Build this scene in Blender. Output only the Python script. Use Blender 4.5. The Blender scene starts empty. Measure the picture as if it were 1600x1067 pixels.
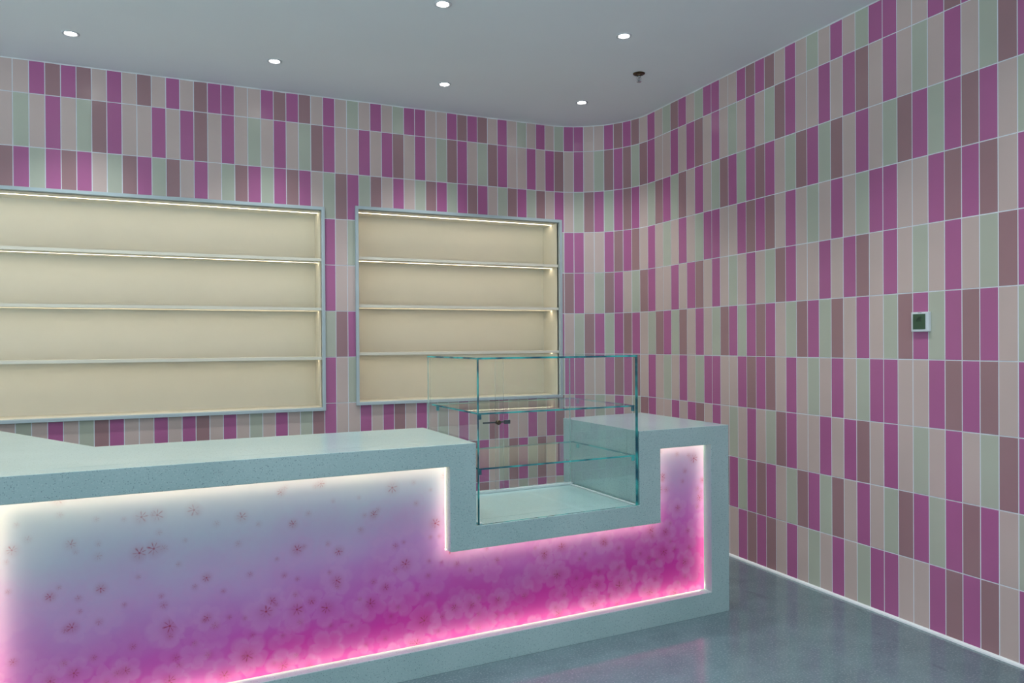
import bpy, bmesh, math, random
from mathutils import Vector, Matrix, noise
random.seed(4)
C = bpy.context.scene
col = C.collection
PI = math.pi

# ------------------------------------------------------------------ camera
CAM_H = 1.2940
F_PX, CY = 1165.79, 540.635
YAW, PITCH, ROLL = 0.41699, -0.00418, -0.0060
cd = bpy.data.cameras.new('camera'); cam = bpy.data.objects.new('camera', cd); col.objects.link(cam)
cd.sensor_width = 36.0; cd.lens = F_PX / 1600 * 36.0
cd.shift_y = (CY - 533.5) / 1600
cyw, syw = math.cos(YAW), math.sin(YAW)
r = Vector((cyw, -syw, 0)); f = Vector((syw, cyw, 0)); u = Vector((0, 0, 1))
f2 = f * math.cos(PITCH) + u * math.sin(PITCH); u2 = u * math.cos(PITCH) - f * math.sin(PITCH)
r3 = r * math.cos(ROLL) + u2 * math.sin(ROLL); u3 = u2 * math.cos(ROLL) - r * math.sin(ROLL)
cam.matrix_world = Matrix(((r3.x, u3.x, -f2.x, 0), (r3.y, u3.y, -f2.y, 0), (r3.z, u3.z, -f2.z, CAM_H), (0, 0, 0, 1)))
cd.clip_start = .05
C.camera = cam

# ------------------------------------------------------------------ light and exposure
C.view_settings.view_transform = 'Standard'; C.view_settings.look = 'None'
C.view_settings.gamma = 1; C.view_settings.use_curve_mapping = False
C.view_settings.exposure = 0.0
w = bpy.data.worlds.new('world'); C.world = w; w.use_nodes = True
wt = w.node_tree; bg = wt.nodes['Background']
# the mall outside the open shopfront: cool light at eye level, a brighter glow below added to light the ceiling
tc = wt.nodes.new('ShaderNodeTexCoord'); sx = wt.nodes.new('ShaderNodeSeparateXYZ'); wt.links.new(tc.outputs['Generated'], sx.inputs[0])
wr = wt.nodes.new('ShaderNodeValToRGB'); mr = wt.nodes.new('ShaderNodeMapRange')
mr.inputs['From Min'].default_value = -1; mr.inputs['From Max'].default_value = 1
wt.links.new(sx.outputs['Z'], mr.inputs['Value']); wt.links.new(mr.outputs[0], wr.inputs[0]); wt.links.new(wr.outputs[0], bg.inputs[0])
wr.color_ramp.elements[0].position = .31; wr.color_ramp.elements[0].color = (.74, .92, 1.0, 1)
wr.color_ramp.elements[1].position = .47; wr.color_ramp.elements[1].color = (.175, .215, .235, 1)
bg.inputs[1].default_value = 3.9
C.cycles.sample_clamp_indirect = 3.0
C.cycles.transparent_max_bounces = 32
SPOT_W = 42.0
LED_NICHE = 11.5
LED_COUNTER = 19.0

# ------------------------------------------------------------------ sizes (metres)
DB, DR = 4.951, 3.029        # back wall and right wall
RC = 0.55                    # radius of the rounded corner
ZC = 2.905                   # ceiling
ROW = 0.302
YF = -3.6                    # open shopfront
XL = -4.6                    # left wall

# ------------------------------------------------------------------ materials
def srgb(r_, g_, b_):
    def l(c):
        c /= 255
        return c / 12.92 if c <= .04045 else ((c + .055) / 1.055) ** 2.4
    return (l(r_), l(g_), l(b_), 1)

class NT:
    def __init__(s, name):
        s.m = bpy.data.materials.new(name); s.m.use_nodes = True
        s.t = s.m.node_tree; s.n = s.t.nodes
        s.b = s.n['Principled BSDF']; s.out = s.n['Material Output']
    def node(s, t, **k):
        n = s.n.new(t)
        for a, v in k.items(): setattr(n, a, v)
        return n
    def link(s, a, b): s.t.links.new(a, b)
    def val(s, x):
        n = s.n.new('ShaderNodeValue'); n.outputs[0].default_value = x; return n.outputs[0]
    def math(s, op, a, b=None, c=None, clamp=False):
        n = s.n.new('ShaderNodeMath'); n.operation = op; n.use_clamp = clamp
        for i, x in enumerate((a, b, c)):
            if x is None: continue
            if isinstance(x, (int, float)): n.inputs[i].default_value = x
            else: s.link(x, n.inputs[i])
        return n.outputs[0]
    def smooth(s, x, lo, hi):
        n = s.n.new('ShaderNodeMapRange'); n.interpolation_type = 'SMOOTHSTEP'
        s.link(x, n.inputs['Value']); n.inputs['From Min'].default_value = lo; n.inputs['From Max'].default_value = hi
        return n.outputs[0]
    def mix(s, fac, a, b):
        n = s.n.new('ShaderNodeMix'); n.data_type = 'RGBA'
        for sock, x in ((n.inputs[0], fac), (n.inputs[6], a), (n.inputs[7], b)):
            if isinstance(x, (int, float, tuple)): sock.default_value = x
            else: s.link(x, sock)
        return n.outputs[2]
    def obj(s):
        return s.node('ShaderNodeTexCoord').outputs['Object']
    def noise(s, scale, detail=3, vec=None, rough=.5):
        n = s.node('ShaderNodeTexNoise'); n.inputs['Scale'].default_value = scale
        n.inputs['Detail'].default_value = detail; n.inputs['Roughness'].default_value = rough
        s.link(vec if vec is not None else s.obj(), n.inputs['Vector'])
        return n.outputs['Fac']
    def bump(s, h, strength=.1, dist=.01):
        b = s.node('ShaderNodeBump'); b.inputs['Strength'].default_value = strength; b.inputs['Distance'].default_value = dist
        s.link(h, b.inputs['Height']); s.link(b.outputs[0], s.b.inputs['Normal'])

def plain(name, c, rough=.5, metal=0, coat=0, var=.03, scale=6, spec=.5):
    m = NT(name)
    m.link(m.mix(m.smooth(m.noise(scale), .3, .7), tuple(x * (1 - var) for x in c[:3]) + (1,), tuple(min(1, x * (1 + var)) for x in c[:3]) + (1,)), m.b.inputs['Base Color'])
    m.b.inputs['Roughness'].default_value = rough; m.b.inputs['Metallic'].default_value = metal
    m.b.inputs['Coat Weight'].default_value = coat; m.b.inputs['Specular IOR Level'].default_value = spec
    m.b.inputs['Coat Roughness'].default_value = .08
    return m.m

def glow(name, c, strength):
    m = NT(name)
    m.b.inputs['Base Color'].default_value = (.8, .8, .8, 1)
    m.b.inputs['Emission Color'].default_value = c; m.b.inputs['Emission Strength'].default_value = strength
    return m.m

def tile_mat(name, c):
    m = NT(name)
    n = m.noise(2.2, 3)
    m.link(m.mix(m.smooth(n, .3, .7), tuple(x * .95 for x in c[:3]) + (1,), tuple(min(1, x * 1.05) for x in c[:3]) + (1,)), m.b.inputs['Base Color'])
    m.b.inputs['Roughness'].default_value = .25
    m.b.inputs['Specular IOR Level'].default_value = .5
    m.bump(m.noise(9, 2), .12, .004)
    return m.m

M = {
    'M': tile_mat('magenta_tile', srgb(180, 102, 150)),
    'P': tile_mat('pale_pink_tile', srgb(205, 182, 176)),
    'G': tile_mat('sage_tile', srgb(186, 188, 172)),
    'B': tile_mat('mauve_tile', srgb(164, 125, 130)),
    'grout': plain('grout', srgb(232, 234, 240), .8),
    'paint': plain('ceiling_paint', srgb(232, 233, 234), .75, var=.01, scale=2),
    'wallpaint': plain('side_wall_paint', srgb(196, 196, 200), .8),
    'cream': plain('cream_laminate', srgb(234, 227, 210), .4, var=.01),
    'alu': plain('pale_metal_frame', srgb(184, 197, 202), .6, 0),
    'sealant': plain('white_sealant', srgb(225, 228, 230), .5),
    'white': plain('white_plastic', srgb(222, 228, 232), .35),
    'ring': plain('light_ring', srgb(206, 206, 208), .4),
    'brass': plain('dark_bronze', srgb(84, 66, 48), .35, .8),
    'chrome': plain('chrome', srgb(190, 196, 200), .2, 1),
    'steel': plain('brushed_steel', srgb(96, 108, 112), .3, .9),
    'lcd': plain('green_screen', srgb(58, 88, 66), .25),
    'ink': plain('screen_digits', srgb(26, 44, 36), .4),
    'led_warm': glow('warm_strip_light', (1, .87, .64, 1), LED_NICHE),
    'led_white': glow('counter_strip_light', (1, .78, .55, 1), LED_COUNTER),
    'lens': glow('downlight_lens', (1, .98, .95, 1), 30),
    'tray': plain('white_tray', srgb(214, 222, 224), .18, var=.01),
}

def stone_mat():
    m = NT('speckled_quartz')
    v = m.node('ShaderNodeTexVoronoi'); v.inputs['Scale'].default_value = 250; m.link(m.obj(), v.inputs['Vector'])
    spk = m.math('GREATER_THAN', v.outputs['Color'], .80)
    sep = m.node('ShaderNodeSeparateColor'); m.link(v.outputs['Color'], sep.inputs[0])
    dark = m.math('MULTIPLY', m.math('GREATER_THAN', sep.outputs[0], .86), m.math('LESS_THAN', v.outputs['Distance'], .42))
    light = m.math('MULTIPLY', m.math('GREATER_THAN', sep.outputs[1], .86), m.math('LESS_THAN', v.outputs['Distance'], .42))
    base = m.mix(m.smooth(m.noise(3, 4), .3, .7), srgb(150, 178, 180), srgb(160, 186, 188))
    c = m.mix(m.math('MULTIPLY', dark, .75), base, srgb(98, 120, 128))
    c = m.mix(m.math('MULTIPLY', light, .22), c, srgb(206, 218, 218))
    m.link(c, m.b.inputs['Base Color'])
    m.b.inputs['Roughness'].default_value = .28; m.b.inputs['Coat Weight'].default_value = .6; m.b.inputs['Coat Roughness'].default_value = .10
    return m.m
M['stone'] = stone_mat()

def floor_mat():
    m = NT('polished_concrete')
    a = m.noise(.9, 6, rough=.6); b = m.noise(7, 5, rough=.65); g = m.noise(120, 2)
    t = m.math('ADD', m.math('MULTIPLY', a, .55), m.math('MULTIPLY', b, .45))
    c = m.mix(m.smooth(t, .30, .70), srgb(88, 108, 115), srgb(106, 128, 135))
    c = m.mix(m.math('MULTIPLY', m.smooth(g, .52, .68), .5), c, srgb(140, 154, 162))
    # water stains along the wall
    sp = m.node('ShaderNodeSeparateXYZ'); m.link(m.obj(), sp.inputs[0])
    mp = m.node('ShaderNodeMapping'); mp.inputs['Scale'].default_value = (6, 2, 1); m.link(m.obj(), mp.inputs[0])
    st = m.smooth(m.noise(1.6, 3, mp.outputs[0]), .62, .70)
    near = m.smooth(sp.outputs['X'], 2.55, 2.8)
    c = m.mix(m.math('MULTIPLY', m.math('MULTIPLY', st, near), .55), c, srgb(70, 80, 90))
    m.link(c, m.b.inputs['Base Color'])
    m.link(m.math('ADD', m.math('MULTIPLY', b, .08), .07), m.b.inputs['Roughness'])
    m.b.inputs['Specular IOR Level'].default_value = .5
    return m.m
M['floor'] = floor_mat()

def glass_mats():
    m = NT('clear_glass'); m.n.remove(m.b)
    tr = m.node('ShaderNodeBsdfTransparent'); tr.inputs[0].default_value = (.984, .996, .992, 1)
    gl = m.node('ShaderNodeBsdfGlossy'); gl.inputs['Roughness'].default_value = .01; gl.inputs[0].default_value = (.95, 1, .99, 1)
    fr = m.node('ShaderNodeFresnel'); fr.inputs[0].default_value = 1.45
    geo = m.node('ShaderNodeNewGeometry')
    k = m.math('MULTIPLY', fr.outputs[0], m.math('SUBTRACT', 1.0, geo.outputs['Backfacing']))
    k = m.math('MULTIPLY', k, 1.0, clamp=True)
    mx = m.node('ShaderNodeMixShader'); m.link(k, mx.inputs[0]); m.link(tr.outputs[0], mx.inputs[1]); m.link(gl.outputs[0], mx.inputs[2])
    m.link(mx.outputs[0], m.out.inputs[0])
    e = NT('glass_edge')
    e.link(e.mix(e.smooth(e.noise(11, 2), .38, .62), srgb(12, 86, 104), srgb(64, 180, 178)), e.b.inputs['Base Color'])  # dark teal with lighter patches painted in as highlights along the cut edges
    e.b.inputs['Roughness'].default_value = .12; e.b.inputs['Specular IOR Level'].default_value = .7
    p_ = NT('polished_glass_edge')
    p_.b.inputs['Base Color'].default_value = srgb(150, 196, 190); p_.b.inputs['Roughness'].default_value = .2; p_.b.inputs['Alpha'].default_value = .45
    return m.m, e.m, p_.m
M['glass'], M['edge'], M['pale_edge'] = glass_mats()

def blossom_mat():
    """printed acrylic: white fading to magenta, soft cherry blossoms with red stamens; lets the light behind it through"""
    m = NT('blossom_print'); m.n.remove(m.b)
    ob = m.obj(); sp = m.node('ShaderNodeSeparateXYZ'); m.link(ob, sp.inputs[0])
    X, Z = sp.outputs['X'], sp.outputs['Z']
    wob = m.noise(2.4, 4, ob)
    t = m.math('ADD', Z, m.math('MULTIPLY', m.math('SUBTRACT', wob, .5), .30))
    t = m.math('SUBTRACT', t, m.math('ADD', m.math('MULTIPLY', X, .085), .085))
    ramp = m.node('ShaderNodeValToRGB'); m.link(t, ramp.inputs[0])
    el = ramp.color_ramp.elements
    el[0].position = .0; el[0].color = srgb(222, 30, 172)
    el[1].position = .80; el[1].color = srgb(224, 234, 242)
    for p_, c_ in ((.13, srgb(220, 40, 178)), (.25, srgb(210, 98, 200)), (.38, srgb(206, 148, 216)), (.52, srgb(206, 186, 226)), (.64, srgb(208, 214, 234))):
        e = el.new(p_); e.color = c_
    c = ramp.outputs[0]
    flat = m.node('ShaderNodeCombineXYZ'); m.link(X, flat.inputs[0]); m.link(Z, flat.inputs[1])
    dens = m.math('SUBTRACT', 1.0, m.smooth(t, .30, .78))
    def layer(scale, off, R_, c, petal_c, petal_k, star_k, seed_rand=1.0, star_r=.016):
        mp = m.node('ShaderNodeMapping'); mp.inputs['Location'].default_value = (off, off * .7, 0); m.link(flat.outputs[0], mp.inputs[0])
        v = m.node('ShaderNodeTexVoronoi'); v.voronoi_dimensions = '2D'; v.inputs['Scale'].default_value = scale; v.inputs['Randomness'].default_value = seed_rand
        m.link(mp.outputs[0], v.inputs['Vector'])
        d = m.node('ShaderNodeVectorMath'); d.operation = 'SUBTRACT'
        m.link(mp.outputs[0], d.inputs[0]); m.link(v.outputs['Position'], d.inputs[1])
        # Position output is in the texture's input space
        s2 = m.node('ShaderNodeSeparateXYZ'); m.link(d.outputs[0], s2.inputs[0])
        rr = m.math('SQRT', m.math('ADD', m.math('POWER', s2.outputs[0], 2), m.math('POWER', s2.outputs[1], 2)))
        sc = m.node('ShaderNodeSeparateColor'); m.link(v.outputs['Color'], sc.inputs[0])
        ang = m.math('ADD', m.math('ARCTAN2', s2.outputs[1], s2.outputs[0]), m.math('MULTIPLY', sc.outputs[0], 6.28))
        size = m.math('ADD', m.math('MULTIPLY', sc.outputs[1], .5), .7)
        pet = m.math('ABSOLUTE', m.math('COSINE', m.math('MULTIPLY', ang, 2.5)))
        rad = m.math('MULTIPLY', m.math('MULTIPLY', m.math('ADD', m.math('MULTIPLY', m.math('POWER', pet, .5), .40), .60), size), R_)
        q = m.math('DIVIDE', rr, rad)
        mask = m.math('SUBTRACT', 1.0, m.smooth(q, .80, 1.02))
        shade = m.math('ADD', .45, m.math('MULTIPLY', m.smooth(q, .1, .95), .55))
        pk = m.math('MULTIPLY', m.math('MULTIPLY', mask, shade), m.math('MULTIPLY', dens, petal_k))
        c = m.mix(pk, c, petal_c)
        # stamens
        sr = m.math('MULTIPLY', size, star_r)
        wv = m.math('MULTIPLY', m.math('SINE', m.math('ADD', m.math('MULTIPLY', ang, 2.0), m.math('MULTIPLY', sc.outputs[1], 9.0))), .55)
        sp_ = m.math('MULTIPLY', m.math('POWER', m.math('ABSOLUTE', m.math('COSINE', m.math('ADD', m.math('MULTIPLY', ang, 3.5), wv))), 7.0), m.math('ADD', .70, m.math('MULTIPLY', m.math('SINE', m.math('ADD', ang, m.math('MULTIPLY', sc.outputs[2], 6.28))), .30)))
        rays = m.math('MULTIPLY', sp_, m.math('SUBTRACT', 1.0, m.smooth(m.math('DIVIDE', rr, sr), .5, 1.0)))
        core = m.math('SUBTRACT', 1.0, m.smooth(m.math('DIVIDE', rr, sr), .03, .26))
        soft = m.math('MULTIPLY', m.math('SUBTRACT', 1.0, m.smooth(m.math('DIVIDE', rr, sr), .2, 1.6)), .22)
        s_ = m.math('MAXIMUM', m.math('MAXIMUM', rays, core), soft)
        keep = m.math('GREATER_THAN', sc.outputs[2], .18)
        s_ = m.math('MULTIPLY', m.math('MULTIPLY', s_, keep), m.math('MULTIPLY', m.math('ADD', .34, m.math('MULTIPLY', dens, .66)), star_k, clamp=True))
        return m.mix(s_, c, srgb(170, 34, 84))
    c = layer(7.5, 3.1, .066, c, srgb(222, 168, 220), .18, .0)
    c = layer(10.5, 7.7, .050, c, srgb(222, 150, 214), .15, .8, star_r=.014)
    c = layer(7.2, 1.3, .072, c, srgb(226, 180, 224), .20, 1.6, star_r=.024)
    dif = m.node('ShaderNodeBsdfDiffuse'); m.link(c, dif.inputs[0])
    trl = m.node('ShaderNodeBsdfTranslucent'); 
    m.link(m.mix(.24, c, srgb(240, 214, 216)), trl.inputs[0])
    mx = m.node('ShaderNodeMixShader'); mx.inputs[0].default_value = .33
    m.link(dif.outputs[0], mx.inputs[1]); m.link(trl.outputs[0], mx.inputs[2])
    gl = m.node('ShaderNodeBsdfGlossy'); gl.inputs['Roughness'].default_value = .25
    fr = m.node('ShaderNodeFresnel'); fr.inputs[0].default_value = 1.35
    m2 = m.node('ShaderNodeMixShader'); m.link(m.math('MULTIPLY', fr.outputs[0], .6), m2.inputs[0])
    m.link(mx.outputs[0], m2.inputs[1]); m.link(gl.outputs[0], m2.inputs[2])
    m.link(m2.outputs[0], m.out.inputs[0])
    k = NT('clear_acrylic_back'); k.n.remove(k.b)
    tr = k.node('ShaderNodeBsdfTransparent'); k.link(tr.outputs[0], k.out.inputs[0])
    return m.m, k.m
M['print'], M['acrylic'] = blossom_mat()

# ------------------------------------------------------------------ helpers
def props(o, label=None, cat=None, group=None, kind=None):
    if label: o['label'] = label
    if cat: o['category'] = cat
    if group: o['group'] = group
    if kind: o['kind'] = kind
    return o

def empty(name, loc, rz=0.0):
    o = bpy.data.objects.new(name, None); o.empty_display_size = .1
    o.location = loc; o.rotation_euler = (0, 0, rz); col.objects.link(o); return o

def link(name, bm, mats, parent=None, smooth=False, bevel=0, seg=2):
    me = bpy.data.meshes.new(name); bm.normal_update(); bm.to_mesh(me); bm.free()
    for m_ in (mats if isinstance(mats, (list, tuple)) else [mats]): me.materials.append(M[m_])
    if smooth:
        for p_ in me.polygons: p_.use_smooth = True
    o = bpy.data.objects.new(name, me); col.objects.link(o)
    if parent is not None: o.parent = parent
    if bevel:
        b = o.modifiers.new('bevel', 'BEVEL'); b.width = bevel; b.segments = seg; b.limit_method = 'ANGLE'; b.angle_limit = math.radians(40)
    return o

def box(bm, x0, x1, y0, y1, z0, z1, mi=0):
    v = [bm.verts.new((x, y, z)) for z in (z0, z1) for y in (y0, y1) for x in (x0, x1)]
    fs = [(0, 2, 3, 1), (4, 5, 7, 6), (0, 1, 5, 4), (2, 6, 7, 3), (0, 4, 6, 2), (1, 3, 7, 5)]
    out = []
    for q in fs:
        fc = bm.faces.new([v[i] for i in q]); fc.material_index = mi; out.append(fc)
    return out            # bottom, top, front(-y), back(+y), left, right

def mbox(name, b, mat, parent=None, bevel=0):
    bm = bmesh.new(); box(bm, *b); return link(name, bm, mat, parent, bevel=bevel)

def prism(bm, pts, z0, z1, mi=0):
    """vertical prism over a counter-clockwise plan polygon"""
    a = [bm.verts.new((x, y, z0)) for x, y in pts]; b = [bm.verts.new((x, y, z1)) for x, y in pts]
    bm.faces.new(a[::-1]).material_index = mi; bm.faces.new(b).material_index = mi
    n = len(pts)
    for i in range(n):
        bm.faces.new((a[i], a[(i + 1) % n], b[(i + 1) % n], b[i])).material_index = mi

def lathe(bm, prof, seg=32, cx=0, cy=0, axis='z', cap=True):
    rings = []
    for r_, h in prof:
        ring = []
        for k in range(seg):
            a = 2 * PI * k / seg
            p_ = (cx + r_ * math.cos(a), cy + r_ * math.sin(a), h) if axis == 'z' else (h, cx + r_ * math.cos(a), cy + r_ * math.sin(a)) if axis == 'x' else (cx + r_ * math.cos(a), h, cy + r_ * math.sin(a))
            ring.append(bm.verts.new(p_))
        rings.append(ring)
    for i in range(len(rings) - 1):
        for k in range(seg):
            bm.faces.new((rings[i][k], rings[i][(k + 1) % seg], rings[i + 1][(k + 1) % seg], rings[i + 1][k]))
    if cap:
        bm.faces.new(rings[0][::-1]); bm.faces.new(rings[-1])
    bmesh.ops.recalc_face_normals(bm, faces=bm.faces)

# ------------------------------------------------------------------ floor, ceiling, side wall
def path(s):
    """plan of the tiled wall: s runs along the back wall, round the corner, then along the right wall towards the shopfront"""
    L1 = DR - RC
    if s < L1: return s, DB
    t = (s - L1) / RC
    if t < PI / 2: return DR - RC + RC * math.sin(t), DB - RC + RC * math.cos(t)
    return DR, DB - RC - (s - L1 - RC * PI / 2)
def off(s, d):
    """point d metres into the room from the wall at s"""
    L1 = DR - RC
    x, y = path(s)
    if s < L1: return x, y - d
    t = min((s - L1) / RC, PI / 2)
    return x - d * math.sin(t), y - d * math.cos(t)

bm = bmesh.new(); box(bm, XL - .2, DR + .3, YF, DB + .5, -.12, 0); props(link('floor', bm, 'floor'), kind='structure')
bm = bmesh.new(); box(bm, XL - .2, DR + .3, YF, DB + .5, ZC, ZC + .12); props(link('ceiling', bm, 'paint'), kind='structure')
bm = bmesh.new(); box(bm, XL - .2, XL, 3.8, DB, 0, ZC); props(link('wall_left', bm, 'wallpaint'), kind='structure')

# ------------------------------------------------------------------ tiled walls
COLS = [-0.8552, -0.7773, -0.6995, -0.6221, -0.5447, -0.4675, -0.39, -0.3117, -0.2329, -0.1542, -0.0765, 0.0005, 0.078, 0.1562, 0.234, 0.3111, 0.389, 0.4668, 0.544, 0.6212, 0.6984, 0.7755, 0.8525, 0.9294, 1.0072, 1.0854, 1.1631, 1.2401, 1.3171, 1.3948, 1.4718, 1.5485, 1.6262, 1.7035, 1.7798, 1.8557, 1.9324, 2.0101, 2.087, 2.1636, 2.2409, 2.3177, 2.3936, 2.4689, 2.5428, 2.6168, 2.6913, 2.7663, 2.8429, 2.9186, 2.9932, 3.0674, 3.1399, 3.2152, 3.2985, 3.3877, 3.4792, 3.5688, 3.6549, 3.7409, 3.828, 3.9126, 3.9927, 4.0708, 4.1487, 4.2253, 4.3026, 4.3806, 4.458, 4.5356, 4.6137, 4.6911, 4.7686, 4.8476, 4.9258, 5.003, 5.0802, 5.1574, 5.2349, 5.3124, 5.3897, 5.4674, 5.5452, 5.6227, 5.7001, 5.7778, 5.8555]
PITCH_T = .0776
def colx(i):
    if i < 0: return COLS[0] + i * PITCH_T
    if i >= len(COLS): return COLS[-1] + (i - len(COLS) + 1) * PITCH_T
    return COLS[i]
# the mosaic repeats every 16 tiles and every 3 rows; a few tiles break it
PAT = {0: 'MBMBPMPGPMPGMMPP', 1: 'GMBMPGBMGBPMPGBM', 2: 'PMPGBMPPMPMBPMPG'}
ODD = {(8, 9): 'B', (12, 9): 'B', (57, 9): 'B', (33, 8): 'B', (49, 8): 'B', (51, 8): 'B', (45, 5): 'B', (49, 5): 'B'}
def tile_kind(c, r_):
    if (c, r_) in ODD: return ODD[(c, r_)]
    return PAT[{0: 0, 1: 1, 2: 2}[r_ % 3]][(c - 1) % 16]

NICHES = [(-2.05, .858, .860, 2.186), (1.058, 2.600, .886, 2.208)]     # outer frame in s and z
def clip(s0, s1, z0, z1):
    rects = [(s0, s1, z0, z1)]
    for a0, a1, b0, b1 in NICHES:
        out = []
        for (p0, p1, q0, q1) in rects:
            if p1 <= a0 or p0 >= a1 or q1 <= b0 or q0 >= b1: out.append((p0, p1, q0, q1)); continue
            if q0 < b0: out.append((p0, p1, q0, b0))
            if q1 > b1: out.append((p0, p1, b1, q1))
            m0, m1 = max(q0, b0), min(q1, b1)
            if p0 < a0: out.append((p0, a0, m0, m1))
            if p1 > a1: out.append((a1, p1, m0, m1))
        rects = out
    return [q for q in rects if q[1] - q[0] > .002 and q[3] - q[2] > .002]
G = .0024        # half a joint
TH = .0012       # how far the tile face stands proud of the joint
KEY = ['grout', 'M', 'P', 'G', 'B']
def tiled(name, c0, c1, s_from=None, s_to=None):
    bm = bmesh.new()
    for c in range(c0, c1):
        sa, sb = colx(c), colx(c + 1)
        # joint plane behind this column
        for (p0, p1, q0, q1) in clip(sa, sb, 0, ZC):
            a = off(p0, 0); b = off(p1, 0)
            bm.faces.new([bm.verts.new((x, y, z)) for x, y, z in ((a[0], a[1], q0), (b[0], b[1], q0), (b[0], b[1], q1), (a[0], a[1], q1))]).material_index = 0
        for r_ in range(0, 10):
            z0, z1 = r_ * ROW, min((r_ + 1) * ROW, ZC + .004)
            k = KEY.index(tile_kind(c, r_))
            for (p0, p1, q0, q1) in clip(sa + G, sb - G, z0 + G, z1 - G):
                a0, b0 = off(p0, 0), off(p1, 0); a1, b1 = off(p0, TH), off(p1, TH)
                V = [bm.verts.new(v) for v in ((a0[0], a0[1], q0), (b0[0], b0[1], q0), (b0[0], b0[1], q1), (a0[0], a0[1], q1),
                                               (a1[0], a1[1], q0), (b1[0], b1[1], q0), (b1[0], b1[1], q1), (a1[0], a1[1], q1))]
                for q in ((4, 5, 6, 7), (0, 1, 5, 4), (1, 2, 6, 5), (2, 3, 7, 6), (3, 0, 4, 7)):
                    bm.faces.new([V[i] for i in q]).material_index = k
    # solid core behind the facing
    o = link(name, bm, KEY); props(o, kind='structure'); return o
tiled('wall_back', -48, 43)
tiled('wall_corner', 43, 61)
tiled('wall_right', 61, 153)

# white sealant line where the tiles meet the floor
bm = bmesh.new()
prof = [(0.0, 0.0), (.012, 0.0), (.010, .007), (.0045, .012), (0.0, .013)]
ss = [DR - RC - .4 + i * .04 for i in range(int((RC * 2 + .6) / .04))]
ss = [-3.0, 0.0, 1.5] + ss + [5.0, 7.0, 9.0, 10.6]
rings = [[bm.verts.new((*off(s, d + TH), z)) for d, z in prof] for s in ss]
for a, b in zip(rings, rings[1:]):
    for i in range(len(prof) - 1): bm.faces.new((a[i], b[i], b[i + 1], a[i + 1]))
props(link('trim_1', bm, 'sealant'), kind='structure')

# thin plaster line between tiles and ceiling
bm = bmesh.new()
ss2 = [-3.0 + i * .06 for i in range(230)]
rings = []
for i, s in enumerate(ss2):
    h = .004 + .005 * max(0, noise.noise(Vector((s * 9, 0, 3))))
    rings.append([bm.verts.new((*off(s, .0), ZC - h)), bm.verts.new((*off(s, .004), ZC - h)), bm.verts.new((*off(s, .007), ZC))])
for a, b in zip(rings, rings[1:]):
    for i in range(2): bm.faces.new((a[i], b[i], b[i + 1], a[i + 1]))
props(link('trim_2', bm, 'paint'), kind='structure')

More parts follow.
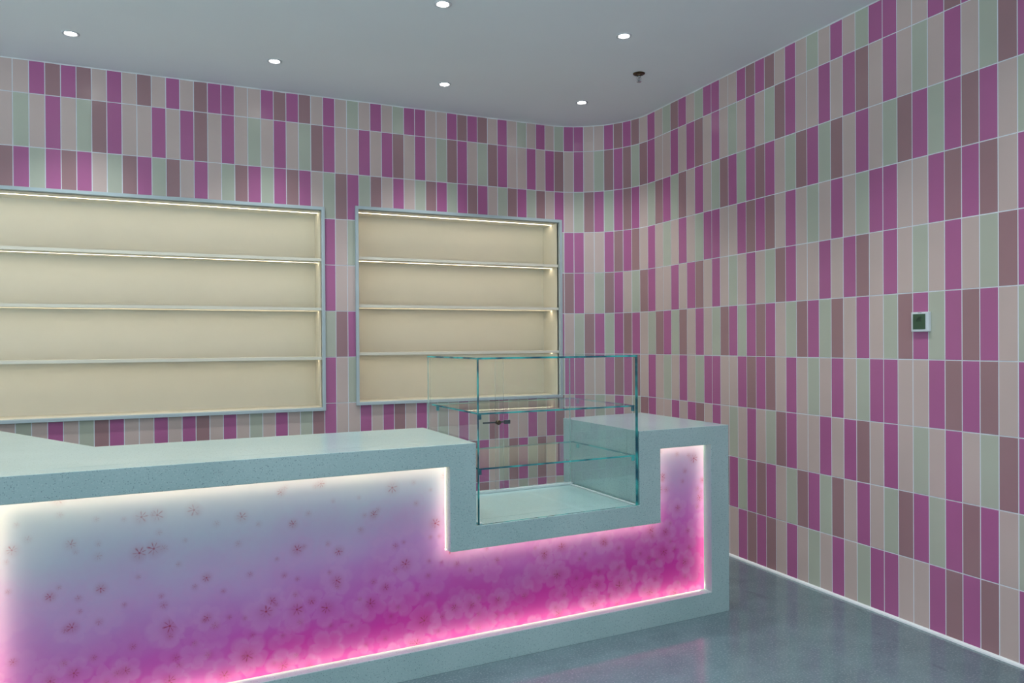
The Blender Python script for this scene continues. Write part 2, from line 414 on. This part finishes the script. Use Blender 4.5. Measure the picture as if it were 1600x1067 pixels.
# ------------------------------------------------------------------ lit display niches in the back wall
def niche(a0, a1, z0, z1, label):
    root = empty('wall_display_niche', ((a0 + a1) / 2, DB, z0))
    props(root, label, 'shelving niche', 'lit display niches in the tiled back wall')
    ox, oy, oz = root.location
    def B(name, x0, x1, y0, y1, za, zb, mat, parent=root, bevel=0):
        return mbox(name, (x0 - ox, x1 - ox, y0 - oy, y1 - oy, za - oz, zb - oz), mat, parent, bevel)
    W_, D, P_ = .020, .262, .020
    # frame: four mitred bars standing proud of the tiles
    bm = bmesh.new()
    o4 = [(a0, z0), (a1, z0), (a1, z1), (a0, z1)]; i4 = [(a0 + W_, z0 + W_), (a1 - W_, z0 + W_), (a1 - W_, z1 - W_), (a0 + W_, z1 - W_)]
    for yy in (0,):
        yf, yb = DB - P_, DB + .03
        def v(p_, y): return bm.verts.new((p_[0] - ox, y - oy, p_[1] - oz))
        of = [v(p_, yf) for p_ in o4]; i_f = [v(p_, yf) for p_ in i4]; ob_ = [v(p_, yb) for p_ in o4]; ib = [v(p_, yb) for p_ in i4]
        for k in range(4):
            j = (k + 1) % 4
            bm.faces.new((of[k], of[j], i_f[j], i_f[k])); bm.faces.new((ob_[j], ob_[k], ib[k], ib[j]))
            bm.faces.new((of[j], of[k], ob_[k], ob_[j])); bm.faces.new((i_f[k], i_f[j], ib[j], ib[k]))
    bmesh.ops.recalc_face_normals(bm, faces=bm.faces)
    link('frame', bm, 'alu', root, bevel=.0015)
    T = .016
    x0, x1 = a0 + W_, a1 - W_; y0, y1 = DB + .010, DB + D
    B('back_panel', x0 - T, x1 + T, y1, y1 + .012, z0 + W_ - T, z1 - W_ + T, 'cream')
    B('side_panel', x0 - T, x0, y0, y1, z0 + W_ - T, z1 - W_ + T, 'cream')
    B('side_panel', x1, x1 + T, y0, y1, z0 + W_ - T, z1 - W_ + T, 'cream')
    B('bottom_panel', x0, x1, y0, y1, z0 + W_ - T, z0 + W_, 'cream')
    yl = DB + .128
    def strip(z, parent):
        s_ = B('led_strip', x0 + .002, x1 - .002, yl - .006, yl + .006, z - .0025, z + .0005, 'led_warm', parent)
        s_['label'] = 'glowing warm white strip light'
    def board(name, z, t):
        """horizontal board with a slim light channel let into its underside"""
        bm = bmesh.new()
        X0, X1 = x0 - ox, x1 - ox; c0, c1 = yl - .008 - oy, yl + .008 - oy
        za, zb = z - oz, z + t - oz; Y0, Y1 = y0 - oy, y1 - oy
        pts = [(Y0, za), (c0, za), (c0, za + .004), (c1, za + .004), (c1, za), (Y1, za), (Y1, zb), (Y0, zb)]
        A = [bm.verts.new((X0, y, zz)) for y, zz in pts]; Bv = [bm.verts.new((X1, y, zz)) for y, zz in pts]
        n = len(pts)
        for i in range(n): bm.faces.new((A[i], A[(i + 1) % n], Bv[(i + 1) % n], Bv[i]))
        bm.faces.new(A); bm.faces.new(Bv[::-1]); bmesh.ops.recalc_face_normals(bm, faces=bm.faces)
        p_ = link(name, bm, 'cream', root)
        strip(z + .0035, p_)
        return p_
    board('top_panel', z1 - W_, T)
    st = (z1 - z0 - 2 * W_) / 4
    for k in (3, 2, 1): board('shelf', z0 + W_ + k * st - .009, .018)
    return root
niche(*NICHES[0], 'wide cream shelving niche with warm strip lights, left of the two in the tiled wall')
niche(*NICHES[1], 'cream shelving niche with warm strip lights, the narrower one, partly behind the glass case')

# ------------------------------------------------------------------ service counter
ROT = -0.04836; DC = 2.7371
cc, sc_ = math.cos(ROT), math.sin(ROT)
A0, D0 = 1.05, .30
def cw(a, d): return (a * cc + (DC + d) * sc_, -a * sc_ + (DC + d) * cc)
ctr = empty('service_counter', (*cw(A0, D0), 0), -ROT)
props(ctr, 'pale speckled stone counter with a stepped cut-out and glowing pink cherry blossom front', 'counter')
L0 = -.52
zT, zN, zOB, zOT, zB = .8943, .5605, .1055, .8070, .4690
aNL, aNR, aOL, aBR, aOR, aR = 1.2104, 2.0128, 1.0983, 2.1291, 2.4280, 2.5364
aO0 = -.403
def cells_extrude(bm, xs, zs, keep, y0, y1):
    vf, vb = {}, {}
    def v(d, i, k, y):
        if (i, k) not in d: d[(i, k)] = bm.verts.new((xs[i] - A0, y - D0, zs[k]))
        return d[(i, k)]
    K = {(i, k): keep((xs[i] + xs[i + 1]) / 2, (zs[k] + zs[k + 1]) / 2) for i in range(len(xs) - 1) for k in range(len(zs) - 1)}
    for (i, k), on in K.items():
        if not on: continue
        q = ((i, k), (i + 1, k), (i + 1, k + 1), (i, k + 1))
        bm.faces.new([v(vf, *p_, y0) for p_ in q]); bm.faces.new([v(vb, *p_, y1) for p_ in q[::-1]])
        for (di, dk), (p_, q_) in (((0, -1), (q[0], q[1])), ((1, 0), (q[1], q[2])), ((0, 1), (q[2], q[3])), ((-1, 0), (q[3], q[0]))):
            if not K.get((i + di, k + dk), False):
                bm.faces.new((v(vf, *q_, y0), v(vf, *p_, y0), v(vb, *p_, y1), v(vb, *q_, y1)))
    bmesh.ops.recalc_face_normals(bm, faces=bm.faces)
    bmesh.ops.dissolve_limit(bm, angle_limit=math.radians(1), verts=bm.verts, edges=bm.edges)
xs_ = [L0, aO0, aOL, aNL, aNR, aBR, aOR, aR]; zs_ = [0, zOB, zB, zN, zOT, zT]
def keep(x, z):
    inside = not (aNL < x < aNR and z > zN)
    hole = (aO0 < x < aOL and zOB < z < zOT) or (aO0 < x < aOR and zOB < z < zB) or (aBR < x < aOR and zOB < z < zOT)
    return inside and not hole
bm = bmesh.new(); cells_extrude(bm, xs_, zs_, keep, 0, .098)
link('front_frame', bm, 'stone', ctr, bevel=.0015)
bm = bmesh.new()
def P2(pts): return [(a - A0, d - D0) for a, d in pts]
prism(bm, P2([(L0, .098), (aNL, .098), (aNL, .620), (-.153, .631), (-.90, 2.12), (-1.52, 2.12)]), 0, zT)
prism(bm, P2([(aNL, .098), (aNR, .098), (aNR, .655), (aNL, .635)]), 0, zN)
prism(bm, P2([(aNR, .098), (aR, .098), (aR + .02, .725), (aNR, .670)]), 0, zT)
bmesh.ops.recalc_face_normals(bm, faces=bm.faces)
o = link('stone_body', bm, 'stone', ctr); o['label'] = 'polished pale stone top and sides'
# printed panels, 50 mm behind the face of the frame
seams = [aO0, .691, 1.106, 2.083, aOR]
GP = .0042      # open joint round the panels where the strip light shows
PY = .050
def panel(x0, x1, notch):
    bm = bmesh.new()
    zs = [(x0, x1, zOB + GP * .6, zOT - GP)]
    if notch == 'low': zs = [(x0, x1, zOB + GP * .6, zB - GP)]
    if notch == 'right': zs = [(x0, aBR + GP, zOB + GP * .6, zB - GP), (aBR + GP, x1, zOB + GP * .6, zOT - GP)]
    for b in zs:
        # rim kept inside the frame so that the sheet sits in its groove
        fs = box(bm, b[0] - A0, b[1] - A0, PY - D0, PY + .004 - D0, b[2], b[3])
        for i_, fc in enumerate(fs): fc.material_index = 0 if i_ == 2 else 1
    return link('blossom_panel', bm, ['print', 'acrylic'], ctr)
panel(aO0 + GP, seams[1], ''); panel(seams[1], aOL - GP, '')
panel(aOL - GP, seams[3], 'low'); panel(seams[3], aOR - GP, 'right')
# strip lights round the edge, behind the panels
def led(x0, x1, z0, z1):
    o = mbox('led_strip', (x0 - A0, x1 - A0, .083 - D0, .086 - D0, z0, z1), 'led_white', ctr)
    o['label'] = 'warm white strip light behind the panel edge'
t, g = .009, .0012
led(aO0 + g, aO0 + g + t, zOB + g + t, zOT - g - t); led(aO0 + g, aOL - g, zOT - g - t, zOT - g)
led(aOL - g - t, aOL - g, zB - g - t, zOT - g - t); led(aOL - g, aBR + g, zB - g - t, zB - g)
led(aBR + g, aBR + g + t, zB - g, zOT - g - t); led(aBR + g, aOR - g, zOT - g - t, zOT - g)
led(aOR - g - t, aOR - g, zOB + g + t, zOT - g - t); led(aO0 + g, aOR - g, zOB + g, zOB + g + t)

# ------------------------------------------------------------------ glass display case standing in the cut-out
gx0, gx1 = 1.2225, 2.0085; gd0, gd1 = .006, .590; gz0, gz1 = zN + .001, 1.236
case = empty('glass_display_case', (*cw((gx0 + gx1) / 2, .3), gz0), -ROT)
props(case, 'clear frameless glass display case with two glass shelves standing in the counter cut-out', 'display case')
GX = (gx0 + gx1) / 2
def pane(name, x0, x1, y0, y1, z0, z1, thin, parent=case):
    """a glass sheet: clear faces across its thin direction, teal cut edges"""
    bm = bmesh.new(); fs = box(bm, x0 - GX, x1 - GX, y0 - .3, y1 - .3, z0 - gz0, z1 - gz0)
    clear = {'z': (0, 1), 'y': (2, 3), 'x': (4, 5)}[thin]
    pale = (3,) if name == 'side_pane' else (4, 5) if name == 'sliding_door' else ()
    for i_, fc in enumerate(fs): fc.material_index = 0 if i_ in clear else 2 if i_ in pale else 1
    return link(name, bm, ['glass', 'edge', 'pale_edge'], parent)
T8 = .008
pane('front_pane', gx0, gx1, gd0, gd0 + T8, gz0, gz1 - T8, 'y')
pane('side_pane', gx0, gx0 + T8, gd0 + T8 + .0004, gd1, gz0, gz1 - T8, 'x')
pane('side_pane', gx1 - T8, gx1, gd0 + T8 + .0004, gd1, gz0, gz1 - T8, 'x')
pane('top_pane', gx0, gx1, gd0, gd1, gz1 - T8 + .0003, gz1, 'z')
for z in (1.004, .780):
    sh = pane('glass_shelf', gx0 + T8 + .001, gx1 - T8 - .001, gd0 + T8 + .004, gd1 - .035, z, z + .007, 'z')
    for ax in (gx0 + T8 + .001, gx1 - T8 - .013):
        for dy in (gd0 + T8 + .004, gd1 - .10):
            bm = bmesh.new(); box(bm, ax - GX, ax + .012 - GX, dy - .3, dy + .012 - .3, z - .020 - gz0, z - gz0)
            c_ = link('shelf_clip', bm, 'edge', sh, bevel=.002)
mid = 1.594
pane('sliding_door', gx0 + T8 + .002, mid + .02, gd1 - .016, gd1 - .011, gz0 + .012, gz1 - T8 - .004, 'y')
pane('sliding_door', mid - .02, gx1 - T8 - .002, gd1 - .007, gd1 - .002, gz0 + .012, gz1 - T8 - .004, 'y')
bm = bmesh.new()
for b in ((gx0, gx1, gd1 - .022, gd1 + .006),): box(bm, b[0] - GX, b[1] - GX, b[2] - .3, b[3] - .3, 0, .010)
for x0, x1 in ((gx0 + T8 + .001, gx0 + T8 + .013), (gx1 - T8 - .013, gx1 - T8 - .001)): box(bm, x0 - GX, x1 - GX, gd0 + T8 + .001 - .3, gd1 - .022 - .3, 0, .005)
link('base_track', bm, 'tray', case)
# ratchet lock on the doors
LZ, LX, LY = .905, 1.578, gd1 - .018
lk = mbox('lock_bar', (1.500 - GX, 1.612 - GX, LY - .004 - .3, LY - .3, LZ - .004 - gz0, LZ + .004 - gz0), 'steel', case)
bm = bmesh.new(); lathe(bm, [(.012, LY - .004 - .3), (.012, LY - .020 - .3), (.009, LY - .024 - .3)], 24, LX - GX, LZ - gz0, 'y'); link('lock_barrel', bm, 'brass', lk)
mbox('bar_end', (1.614 - GX, 1.645 - GX, LY - .012 - .3, LY - .3, LZ - .010 - gz0, LZ + .010 - gz0), 'steel', lk, .002)

# ------------------------------------------------------------------ ceiling downlights
def downlight(x, y, label, rad=.029, wide=100, power=1.0):
    t_ = empty('ceiling_downlight', (x, y, ZC)); props(t_, label, 'ceiling light', 'recessed ceiling downlights')
    bm = bmesh.new(); lathe(bm, [(rad + .012, 0), (rad + .012, -.003), (rad + .004, -.005), (rad - .002, -.002), (rad - .002, .0)], 40, cap=False)
    link('trim_ring', bm, 'ring', t_, smooth=True)
    bm = bmesh.new(); lathe(bm, [(rad - .003, -.0005), (rad - .004, -.0022), (.004, -.0026)], 32)
    o = link('lens', bm, 'lens', t_); o['label'] = 'glowing white lens'
    ld = bpy.data.lights.new('lamp', 'SPOT'); ld.energy = SPOT_W * power; ld.color = (.97, 1, .99); ld.spot_size = math.radians(wide); ld.spot_blend = 1.0; ld.shadow_soft_size = .03
    lo = bpy.data.objects.new('lamp', ld); col.objects.link(lo); lo.parent = t_; lo.location = (0, 0, -.02)
    return t_
downlight(-.512, 4.445, 'recessed round downlight farthest left, nearest the left end of the tiled back wall')
downlight(.496, 4.430, 'recessed round downlight second from the left in the row along the back wall')
downlight(1.507, 4.413, 'recessed round downlight above the narrower lit niche, third in the row along the back wall')
downlight(2.468, 4.391, 'recessed round downlight nearest the rounded tiled corner')
downlight(1.146, 3.373, 'recessed round downlight at the top edge of the view, foremost of all')
downlight(2.139, 3.351, 'recessed round downlight between the sprinkler and the top edge of the view')
for i, (x, y) in enumerate([(-1.5, 4.45), (-2.6, 4.45), (.15, 3.39), (-.85, 3.4), (-1.85, 3.4), (2.13, 2.33), (1.14, 2.35), (.15, 2.37), (-.85, 2.39), (-1.85, 2.4), (2.12, 1.31), (1.13, 1.33), (.14, 1.35), (-.86, 1.37), (2.11, .29), (1.12, .31), (.13, .33), (-.87, .35), (2.1, -.9), (.6, -.9), (-1., -.9), (2.1, -2.2), (.6, -2.2), (-1., -2.2)]):
    downlight(x, y, 'recessed round downlight nearer the open shopfront, outside the view', wide=140 if (y < 1.6 and x > 1.8) else 100, power=(.9 if x > 1.8 else .4) if y < 1.6 else 1)

# ------------------------------------------------------------------ sprinkler
sp = empty('fire_sprinkler', (2.520, 3.785, ZC)); props(sp, 'small dark bronze sprinkler head hanging from the ceiling near the rounded corner', 'sprinkler')
bm = bmesh.new(); lathe(bm, [(.036, 0), (.036, -.003), (.030, -.007), (.016, -.008), (.014, -.014), (.010, -.016)], 36); link('escutcheon', bm, 'brass', sp, smooth=False)
bm = bmesh.new(); lathe(bm, [(.007, -.015), (.007, -.024), (.005, -.026)], 16); link('nozzle', bm, 'chrome', sp)
bm = bmesh.new()
for s in (-1, 1):
    pts = [(s * .008, -.015), (s * .014, -.024), (s * .012, -.038), (s * .002, -.048)]
    for (xa, za), (xb, zb) in zip(pts, pts[1:]):
        v = [bm.verts.new(q) for q in ((xa - .0016, -.002, za), (xa + .0016, -.002, za), (xa + .0016, .002, za), (xa - .0016, .002, za), (xb - .0016, -.002, zb), (xb + .0016, -.002, zb), (xb + .0016, .002, zb), (xb - .0016, .002, zb))]
        for q in ((0, 1, 2, 3), (7, 6, 5, 4), (0, 4, 5, 1), (1, 5, 6, 2), (2, 6, 7, 3), (3, 7, 4, 0)): bm.faces.new([v[i] for i in q])
bmesh.ops.recalc_face_normals(bm, faces=bm.faces); link('frame_arms', bm, 'chrome', sp)
bm = bmesh.new(); lathe(bm, [(.0028, -.026), (.0028, -.046)], 12); b_ = link('glass_bulb', bm, 'steel', sp, smooth=True)
bm = bmesh.new(); lathe(bm, [(.013, -.049), (.015, -.050), (.013, -.0515), (.003, -.0525)], 24); link('deflector', bm, 'chrome', sp)

# ------------------------------------------------------------------ thermostat on the right wall
ty0, ty1, tz0, tz1 = 2.262, 2.347, 1.333, 1.421
th = empty('thermostat', (DR - TH, (ty0 + ty1) / 2, tz0)); props(th, 'small square white wall thermostat with a dark green screen on the pink tiled wall', 'thermostat')
Y_ = (ty0 + ty1) / 2; hw = (ty1 - ty0) / 2
mbox('housing', (-.020, 0, -hw, hw, 0, tz1 - tz0), 'white', th, .003)
scn = mbox('screen', (-.0212, -.0195, -hw + .014, hw - .010, .011, tz1 - tz0 - .009), 'lcd', th)
# seven-segment reading
bm = bmesh.new()
def seg7(bm, cy, cz, w_, h_, on):
    t_ = .0013
    S = {'a': (-w_, w_, h_ - t_, h_ + t_), 'g': (-w_, w_, -t_, t_), 'd': (-w_, w_, -h_ - t_, -h_ + t_), 'f': (w_ - t_, w_ + t_, 0, h_), 'b': (-w_ - t_, -w_ + t_, 0, h_), 'e': (w_ - t_, w_ + t_, -h_, 0), 'c': (-w_ - t_, -w_ + t_, -h_, 0)}
    for k in on:
        y0, y1, z0, z1 = S[k]; box(bm, -.0216, -.0211, cy + y0, cy + y1, cz + z0, cz + z1)
seg7(bm, .010, .056, .0035, .008, 'abged'); seg7(bm, -.003, .056, .0035, .008, 'afgedc')
link('reading', bm, 'ink', scn)
mbox('brand_slot', (-.0206, -.0199, -.010, .008, tz1 - tz0 - .005, tz1 - tz0 - .003), 'steel', th)
